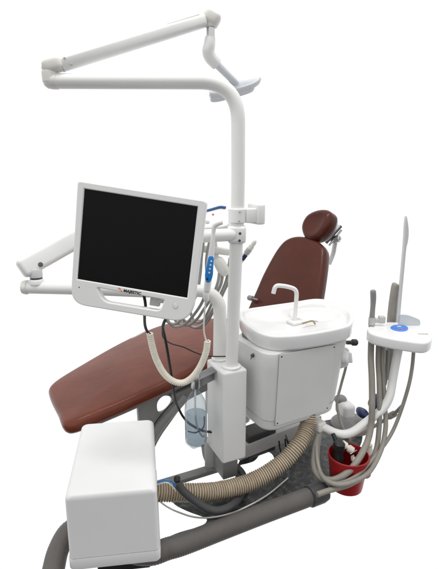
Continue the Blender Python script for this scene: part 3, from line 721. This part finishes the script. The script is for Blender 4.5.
# small arm-rest tip seen beyond the seat edge
pth, _ = resample(catmull(pp([(124, 346, 2.62), (132, 340, 2.66), (140, 335.5, 2.70), (147, 332, 2.74)])), .01)
obj('side_rail', tube(pth, .011, 12), M['chrome'], ch)

# ================================================================== CUSPIDOR UNIT
ca = math.radians(30)
kx = V((math.cos(ca), math.sin(ca), 0)); ky = V((-math.sin(ca), math.cos(ca), 0)); KO = V((.325, 2.03, 0))
KM = frame(KO, kx, ky, Z)
cu = thing('cuspidor_unit', 'white dental spittoon cabinet with round basin and curved tap', 'spittoon', KO)
def krect(x0, x1, y0, y1, z, r, n=8):
    pts = []
    for cx_, cy_, s in ((x1-r, y0+r, -PI/2), (x1-r, y1-r, 0), (x0+r, y1-r, PI/2), (x0+r, y0+r, PI)):
        for k in range(n+1):
            t = s+PI/2*k/n; pts.append(KM @ V((cx_+r*math.cos(t), cy_+r*math.sin(t), z)))
    return pts
KY0 = -.190
rg = []
zb, zt = .285, .685
x0, x1, y1 = -.252, .232, .10
for k in range(9):
    a = PI/2*k/8; i = .045*(1-math.sin(a)); rg.append(krect(x0+.022+i, x1-.044-i, KY0+.022+i, y1-i, zb+.03*(1-math.cos(a)), .06))
rg += [krect(x0+.016, x1-.034, KY0+.014, y1, zb+.10, .06), krect(x0+.004, x1-.014, KY0+.002, y1, zt-.09, .06), krect(x0, x1, KY0, y1, zt-.03, .06), krect(x0+.003, x1-.003, KY0+.003, y1, zt-.012, .06), krect(x0+.02, x1-.02, KY0+.02, y1, zt-.004, .06)]
cab = obj('cabinet', loft(bmesh.new(), rg), M['cab'], cu)
rg = [krect(x0+.018, x1-.0405, KY0+.0155, y1-.002, zb+.068, .06), krect(x0+.0166, x1-.0382, KY0+.0142, y1-.001, zb+.0685, .06), krect(x0+.0164, x1-.0380, KY0+.0140, y1-.001, zb+.0702, .06), krect(x0+.018, x1-.0405, KY0+.0155, y1-.002, zb+.0708, .06)]
obj('lower_seam', loft(bmesh.new(), rg), M['softseam'], cab)
rg = [krect(x0+.028, x1-.02, KY0+.028, y1-.01, zt-.006, .055), krect(x0+.028, x1-.02, KY0+.028, y1-.01, zt+.006, .055)]
obj('shadow_gap', loft(bmesh.new(), rg), M['seam'], cab)
# front panel on the sloping front
fp = KM @ V((0, KY0+.0005, zt-.09)); fq = KM @ V((0, KY0+.0135, zb+.10))
fup = (fp-fq).normalized(); fn = kx.cross(fup).normalized(); FM = frame(fp+fn*.0, kx, fup, fn)
def f2(px, py): q = FM.inverted() @ hit(px, py, fp, fn); return V((q.x, q.y))
pq = [f2(*q) for q in ((279.3, 354.2), (335.8, 344.2), (328.2, 409.5), (274.8, 426))]
pr = roundpoly(pq, [.012]*4, 5); c_ = sum(pq, V((0, 0)))/4
obj('panel_gap', curve_mesh([[c_+(q-c_)*1.0045 for q in pr]], FM @ Matrix.Translation((0, 0, .0022)), .006), M['softseam'], cab)
pan = obj('access_panel', curve_mesh([pr], FM @ Matrix.Translation((0, 0, .0032)), .008, .001, 2), M['cab'], cab)
for q in pq:
    d = c_+(q-c_)*.93
    obj('screw', disc(FM @ V((d.x, d.y, .0028)), fn, .0042, .0012, .0004, 12), M['darkmetal'], pan)
lk = hit(252.5, 355.5, KM @ V((x0+.05, KY0+.012, .6)), (fn*.5-kx*.85).normalized())
ln2 = (fn*.6-kx*.8).normalized()
obj('lock', join(disc(lk-ln2*.004, ln2, .008, .01, .001, 16), bar(lk+ln2*.006-Z*.014-kx*.006, lk+ln2*.006+Z*.012+kx*.005, .004, .006, .001, ln2)), M['darkmetal'], cab)
# side knob and pipe stub
kb = P(344.2, 357.3, 2.0); kd = V((.78, -.58, .18)).normalized()
obj('knob', join(lathe(bmesh.new(), [(.022, -.014), (.029, -.009), (.031, .006), (.029, .020), (.020, .026)], kb, kd, 30), bx((0, 0, .03), (.012, .05, .016), .004, frame(kb, kd.cross(Z).normalized(), kd.cross(kd.cross(Z)).normalized()*-1, kd))), M['porcelain'], cu)
obj('side_boss', bx((0, 0, 0), (.07, .10, .10), .02, frame(P(338, 356, 2.07), kx, ky, Z), 5), M['cab'], cu)
kb2 = P(350, 342.5, 2.16)
obj('black_stub', join(lathe(bmesh.new(), [(.010, -.02), (.011, .012)], kb2, (.9, .3, -.1), 18), lathe(bmesh.new(), [(.014, .012), (.017, .016), (.017, .036), (.012, .042)], kb2, (.9, .3, -.1), 22)), M['charcoal'], cu)
# basin
ZR = .752
def z2(px, py): q = PZ(px, py, ZR); return V((q.x, q.y))
bsn = closed([z2(*q) for q in ((240, 318), (240, 311), (246, 308.6), (265, 305.5), (290, 302), (316, 298.3), (331, 300), (344, 305.5), (352, 312.5), (353.6, 319), (351, 324), (341, 327.6), (310.7, 333.2), (290, 335.5), (272, 335.6), (260, 332.8), (249, 327))])
if area2(bsn) < 0: bsn = bsn[::-1]
NB = 128; bsn = even(bsn, NB)
cen = sum(bsn, V((0, 0)))/NB
def r3(p2, z): return [V((a.x, a.y, z)) for a in p2]
cav = PZ(315, 313.5, ZR-.012); cavc = V((cav.x, cav.y))
angs = [math.atan2((a-cen).dot(V((ky.x, ky.y))), (a-cen).dot(V((kx.x, kx.y)))) for a in bsn]
def ell(rx, ry, c=cavc): return [c+V((kx.x, kx.y))*(rx*math.cos(t))+V((ky.x, ky.y))*(ry*math.sin(t)) for t in angs]
rg = [r3([cen.lerp(a, .3) for a in bsn], ZR-.070), r3(inset(bsn, .016), ZR-.071), r3(inset(bsn, .008), ZR-.069), r3(inset(bsn, .004), ZR-.060), r3(inset(bsn, .003), ZR-.028)]
for k in range(7):
    a = PI*k/6; rg.append(r3(inset(bsn, .011-.011*math.cos(a)), ZR-.009+.009*math.sin(a)))
rg += [r3(inset(bsn, .030), ZR-.0135), r3(inset(bsn, .040), ZR-.0155)]
o_ = inset(bsn, .042); e_ = ell(.132, .112)
for t in (.25, .5, .75, .92): rg.append(r3([a.lerp(b, t) for a, b in zip(o_, e_)], ZR-.0157))
rg += [r3(ell(.131, .111), ZR-.0160), r3(ell(.128, .108), ZR-.0180), r3(ell(.124, .104), ZR-.026), r3(ell(.119, .099), ZR-.036)]
for s_, z in ((.111, -.0445), (.098, -.0495), (.08, -.053), (.05, -.055), (.02, -.0557)): rg.append(r3(ell(s_, s_*.83), ZR+z))
basin = obj('basin', loft(bmesh.new(), rg), M['porcelain'], cu, sharp=60)
obj('drain', lathe(bmesh.new(), [(.018, 0), (.02, .002), (.012, .003)], V((cavc.x, cavc.y, ZR-.0555)), Z, 24), M['chrome'], basin)
# faint raised contour on the deck
# tap
fb = PZ(294.5, 323, ZR-.015)
yb = fb.y
fc = obj('tap', tube(resample(fillet([fb, P(296.3, 300, yb), P(296.8, 289.5, yb), P(287, 286.3, yb-.01), P(275.3, 285.2, yb-.02), P(273.3, 293.5, yb-.022)], .028, 8), .004)[0], .0098, 20), M['porcelain'], cu)
obj('tap_base', bx((0, 0, .007), (.075, .055, .016), .006, frame(PZ(296, 323.3, ZR-.0155), kx, ky, Z), 4), M['porcelain'], cu)
rp = PZ(302.5, 323.5, ZR+.004)
obj('rinse_pipe', tube(resample(fillet([rp, rp+kx*.05+Z*.004, rp+kx*.062+ky*-.002+Z*.002, rp+kx*.066-ky*.012-Z*.012], .012, 6), .003)[0], .0038, 14), M['brass'], cu)
# underside fittings
obj('arm_socket', bx((0, 0, 0), (.05, .06, .05), .01, frame(P(318.5, 425, 1.95), kx, ky, Z)), M['ivory'], cu)

# ================================================================== ASSISTANT TRAY + ARM
YT = 2.035
ta = thing('assistant_tray', 'rounded white assistant tray with blue control label on a bent white arm', 'instrument tray', P(345, 437, 1.90))
ZT = .705
def t2(px, py): q = PZ(px, py, ZT); return V((q.x, q.y))
to = [(367.3, 330), (367.8, 327), (373, 323.4), (385, 321.8), (402, 322.2), (420, 324.2), (430, 328.5), (432.2, 334), (430.5, 340.5), (424, 342.5), (405, 340.5), (386, 337.2), (372, 333.5)]
obj('tray_body', slab([t2(*q) for q in to], .052, .010, .002, Matrix.Translation((0, 0, ZT)), 1, 120), M['porcelain'], ta)
lb = [t2(*q) for q in ((390, 327.3), (395, 325.2), (405, 326), (408.5, 328.3), (407, 331.6), (399, 332.2), (391, 330))]
lbo = obj('control_label', curve_mesh([chaikin(lb, 2)], Matrix.Translation((0, 0, ZT+.0035)), .003), M['bluelabel'], ta)
for (px, py) in ((396.5, 329), (400.5, 330), (404, 329.5)):
    q = t2(px, py); obj('button', disc(V((q.x, q.y, ZT+.0032)), Z, .0048, .002, .0005, 12), M['pink'], lbo)
q = t2(399, 327.2); obj('button', bx((q.x, q.y, ZT+.0040), (.018, .008, .002), .0005), M['white'], lbo)
sl = t2(423, 334.2); obj('slot', bx((sl.x, sl.y, ZT+.0015), (.045, .012, .003), .001), M['grey'], ta)
arm = fillet([P(399.5, 344, 1.98), P(393.5, 374, 1.96), P(388.8, 405, 1.92), P(345.5, 438, 1.90), P(317, 424, 1.95)], .085, 10)
obj('arm', tube(resample(arm, .006)[0], .0195, 24), M['tube'], ta)
# holders on the tray rim
obj('hose_holder', join(bx((0, 0, 0), (.055, .018, .022), .004, Matrix.Translation(P(376, 320.5, 2.05))), bx((.022, 0, .0), (.030, .026, .034), .005, Matrix.Translation(P(377, 319.5, 2.05))), lathe(bmesh.new(), [(.016, -.018), (.016, .018)], P(371.8, 321, 2.05), Z, 20)), M['grey'], ta)
cl = [V((0, 0)), V((.108, -.004)), V((.112, .018)), V((.104, .034)), (V((0.045, .058))), V((0, .062))]
obj('splash_guard', curve_mesh([roundpoly(cl, [.004, .004, .008, .012, .015, .006], 5)], frame(P(398, 327, 2.04), V((.995, .1, 0)), Z, V((.1, -.995, 0))), .008, .002), M['frost'], label='translucent clear plastic guard standing on the white tray', cat='guard')

# instruments in the tray
pth, _ = resample(catmull(pp([(371.3, 330, 2.05), (371.5, 323, 2.05), (372.4, 312, 2.05), (373.2, 300, 2.05), (373.0, 290, 2.05)])), .005)
obj('suction_wand', tube(pth, lambda i, t: .0125+.001*math.sin(t*9) - (.004 if t > .985 else 0), 18), M['castgrey'], label='short grey suction handle upright in the tray holder', cat='handle')
wn2 = V((.72, -.69, .02)).normalized(); wx = V((.69, .72, 0)).normalized()
def standing(name, pts, Yc, th, m, label, cat, bev=.004):
    c = P(*pts[0], Yc); n = V((0, -1, 0)); FMx = frame(c, X, Z, n)
    def q2(px, py): q = FMx.inverted() @ hit(px, py, c, n); return V((q.x, q.y))
    return obj(name, curve_mesh([chaikin([q2(*q) for q in pts], 2)], FMx @ Matrix.Translation((0, 0, th/2)), th, bev, 3), m, label=label, cat=cat)
standing('upright_pad', [(385, 374), (384.8, 360), (387, 335), (389, 310), (391.5, 292), (393, 284), (395.5, 283), (398, 284), (398.5, 290), (397, 305), (394, 335), (391, 362), (389, 377), (386.5, 379.5)], 2.16, .05, M['hose'], 'flat taupe pad standing upright behind the white assistant tray', 'pad', .009)
bl = standing('instrument_wand', [(394, 342), (396.8, 310), (399.5, 285), (401.8, 260), (403.5, 240), (404.3, 222), (405.6, 214), (407.3, 222), (408.3, 232), (407.2, 242), (405.6, 247), (403.8, 268), (401.2, 295), (397.5, 342)], 2.13, .022, M['silver'], 'very tall slender silver white wand standing behind the tray', 'wand', .004)

# hoses of the tray
asg = 'taupe hoses hanging under the assistant tray'
hs = [
    ([(382.5, 340, 2.05), (382.5, 362, 2.0), (383.5, 385, 1.96), (385, 408, 1.93), (385.5, 428, 1.89), (381, 450, 1.83), (369, 469, 1.74), (352, 479, 1.685), (337, 481.5, 1.675), (325, 479, 1.71), (318.5, 468, 1.78), (317.5, 450, 1.86), (320, 432, 1.93)], .0108, 'mid grey taupe hose looping widest round the front of the red bucket'),
    ([(371.2, 340, 2.03), (370.8, 358, 2.0), (371.8, 380, 1.95), (372, 405, 1.90), (371, 425, 1.88), (366, 445, 1.83), (352, 465, 1.74), (335, 476.5, 1.72), (321, 477.5, 1.74), (314.5, 467, 1.80), (315, 448, 1.86), (318, 434, 1.90)], .0145, 'thickest taupe hose from the left end of the tray crossing the red bucket'),
    ([(378.5, 340, 2.04), (378, 362, 2.0), (379, 380, 1.96), (379.5, 405, 1.92), (379, 428, 1.89), (376, 450, 1.85), (366, 470, 1.77), (350, 481, 1.70), (336, 485.5, 1.685), (327, 491, 1.665), (317, 494.5, 1.645)], .0118, 'taupe hose running from the tray into the charcoal floor conduit'),
    ([(414, 346, 1.98), (412, 368, 1.96), (408, 388, 1.92), (399, 416, 1.90), (390, 436, 1.87), (377, 454, 1.82), (356, 473, 1.72), (334, 480.2, 1.70), (321, 473, 1.75), (316.5, 450, 1.84), (320, 434, 1.92)], .0082, 'thin taupe hose arcing far out from the right end of the tray'),
]
for pts, r, l in hs:
    pts = [(a, b+3 if (b > 462 and 328 < a < 374) else b, c) for a, b, c in pts]
    pth, _ = resample(catmull(pp(pts)), .006)
    obj('tray_hose', tube(pth, r, 14), M['hose'], label=l, cat='hose', group=asg)
pth, _ = resample(catmull(pp([(384, 340, 2.06), (383, 360, 2.05), (380.5, 374, 2.04), (380.5, 384, 2.03), (384, 385.5, 2.04), (386, 378, 2.05), (387.5, 350, 2.06)])), .005)
obj('tray_hose', tube(pth, .0085, 12), M['castgrey'], label='short dark hose looping close under the tray beside its arm', cat='hose', group=asg)
pth, _ = resample(catmull(pp([(347.5, 352, 2.2), (346, 366, 2.2), (341, 385, 2.16), (337, 402, 2.08), (338.5, 414, 2.02), (343, 428, 1.96), (350, 440, 1.93)])), .006)
obj('drain_hose', tube(pth, .007, 12), M['hose'], label='thin taupe hose behind the cabinet corner under the black stub', cat='hose')
pth, _ = resample(catmull(pp([(402, 406, 2.0), (396, 412, 2.02), (390, 416.5, 2.04), (378, 424, 2.06), (364, 432, 2.06), (350, 437, 2.06)])), .006)
obj('short_hose', join(tube(pth, .0085, 12), lathe(bmesh.new(), [(.012, -.02), (.016, -.01), (.016, .02), (.010, .03)], P(391, 415.5, 2.04), (.8, 0, .5), 18)), M['hose'], label='short taupe hose with a connector passing behind the bent white arm', cat='hose')

# ================================================================== BUCKET and contents
BK = PZ(346, 486.5, .001); BK.z = .002
bt = thing('bucket', 'small red plastic bucket on the floor below the assistant tray arm', 'bucket', BK)
pr_ = [(.066, 0), (.071, .003), (.074, .02), (.077, .05), (.0775, .052), (.089, .158), (.0925, .160), (.0925, .168), (.090, .171), (.0865, .170), (.0855, .155), (.073, .05), (.069, .008), (.02, .006)]
obj('body', lathe(bmesh.new(), pr_, BK, Z, 56), M['red'], bt)
BH = PZ(363, 477, .001)
obj('bucket', lathe(bmesh.new(), [(.036, 0), (.038, .003), (.045, .095), (.047, .097), (.047, .101), (.043, .10), (.037, .01), (.01, .008)], PZ(364.5, 478, .002)+V((0, .03, 0)), Z, 40), M['red'], label='smaller red cup half hidden behind the red bucket', cat='cup').name = 'cup'
pu = P(338, 453, 1.84)
pm = thing('drain_pump', 'black and cream valve fitting dangling inside the red bucket', 'valve', pu-Z*.1)
obj('body', lathe(bmesh.new(), [(.022, -.08), (.028, -.076), (.028, -.02), (.022, -.012), (.022, .02), (.027, .022), (.027, .05), (.02, .056)], pu, (.05, 0, 1), 28), M['black'], pm)
v0 = P(347, 447, 1.87)
obj('valve', join(lathe(bmesh.new(), [(.012, -.03), (.017, -.028), (.017, -.006), (.012, -.004), (.012, .006), (.018, .008), (.018, .03), (.012, .034)], v0, (.75, -.2, -.5), 24), lathe(bmesh.new(), [(.009, 0), (.009, .04), (.013, .042), (.013, .055)], v0+V((.012, 0, -.008)), (.3, -.6, -.8), 20)), M['cream'], pm)
obj('valve', join(lathe(bmesh.new(), [(.010, -.034), (.019, -.030), (.019, .016), (.013, .024), (.013, .04)], P(368.5, 452, 1.93), (.1, 0, 1), 24), lathe(bmesh.new(), [(.010, -.02), (.014, -.018), (.014, .018), (.010, .02)], P(366, 459, 1.91), (.8, -.3, .4), 20)), M['cream'], pm)
obj('lever', bar(P(350, 455, 1.83), P(357, 451, 1.85), .006, .014, .002), M['chrome'], pm)
obj('pipe', tube(resample(catmull(pp([(333, 434, 1.90), (337, 444, 1.86), (338, 452, 1.84)])), .006)[0], .010, 14), M['black'], pm)

# ================================================================== FOOT CONTROL behind
fz = P(350, 421, 2.33)
fo = thing('foot_control', 'white and grey foot control with navy pedals on the floor behind the cabinet', 'foot control', V((fz.x, fz.y, 0)))
obj('base_disc', lathe(bmesh.new(), [(.10, 0), (.112, .004), (.112, .022), (.10, .034), (.04, .038)], V((fz.x+.005, fz.y, .0)), Z, 44), M['castgrey'], fo)
obj('housing', bx((0, 0, 0), (.075, .11, .085), .022, Matrix.Translation(P(345, 408.5, 2.30)) @ Matrix.Rotation(.3, 4, 'Z'), 6), M['porcelain'], fo)
obj('dome', pillow(P(340.5, 399.5, 2.33), (X, Y_, Z), (.035, .035, .025), 2.2), M['castgrey'], fo)
obj('pedal', pillow(P(362.5, 413, 2.30), (V((.9, 0, -.35)).normalized(), Y_, V((.35, 0, .9)).normalized()), (.035, .045, .022), 2.6), M['navy'], fo)
obj('pedal', pillow(P(375.5, 402, 2.34), (V((.6, 0, .8)).normalized(), Y_, V((-.8, 0, .6)).normalized()), (.046, .045, .028), 2.6), M['navy'], fo)

# ================================================================== LIGHT
w = bpy.data.worlds.new('World'); scene.world = w; w.use_nodes = True
nt = w.node_tree; N = nt.nodes; Lk = nt.links; bg = N['Background']
tc = N.new('ShaderNodeTexCoord'); sp = N.new('ShaderNodeSeparateXYZ'); Lk.new(tc.outputs['Generated'], sp.inputs['Vector'])
def smap(src, a, b, c, d):
    m_ = N.new('ShaderNodeMapRange'); m_.interpolation_type = 'SMOOTHSTEP'
    for k_, v_ in zip(('From Min', 'From Max', 'To Min', 'To Max'), (a, b, c, d)): m_.inputs[k_].default_value = v_
    Lk.new(src, m_.inputs['Value']); return m_.outputs['Result']
room = smap(sp.outputs['Z'], -.32, .38, .08, 1.17)          # the room behind the photographer: darker floor, paler walls
front = smap(sp.outputs['Y'], -.25, .30, 0, 1)             # added white glow ahead, in place of the cut-away background
mx = N.new('ShaderNodeMix'); mx.data_type = 'FLOAT'; mx.inputs['B'].default_value = 1.02
Lk.new(front, mx.inputs['Factor']); Lk.new(room, mx.inputs['A']); Lk.new(mx.outputs['Result'], bg.inputs['Strength'])
bg.inputs['Color'].default_value = (1, 1, 1, 1)
def area(name, loc, tgt, sx, sy, e, col=(1, .985, .96)):
    l = bpy.data.lights.new(name, 'AREA'); l.shape = 'RECTANGLE'; l.size = sx; l.size_y = sy; l.energy = e; l.color = col
    o = bpy.data.objects.new(name, l); COL.objects.link(o); o.location = loc
    o.rotation_euler = (V(tgt)-V(loc)).to_track_quat('-Z', 'Y').to_euler(); return o
area('ceiling_light', (-.5, 1.4, 4.2), (-.1, 2.0, .5), .9, .4, 37)
area('ceiling_light', (1.0, 2.0, 4.2), (.3, 2.0, .5), .9, .4, 20)
scene.view_settings.view_transform = 'Standard'; scene.view_settings.look = 'None'
scene.view_settings.exposure = 0; scene.view_settings.gamma = 1
scene.cycles.max_bounces = 10; scene.cycles.transparent_max_bounces = 8
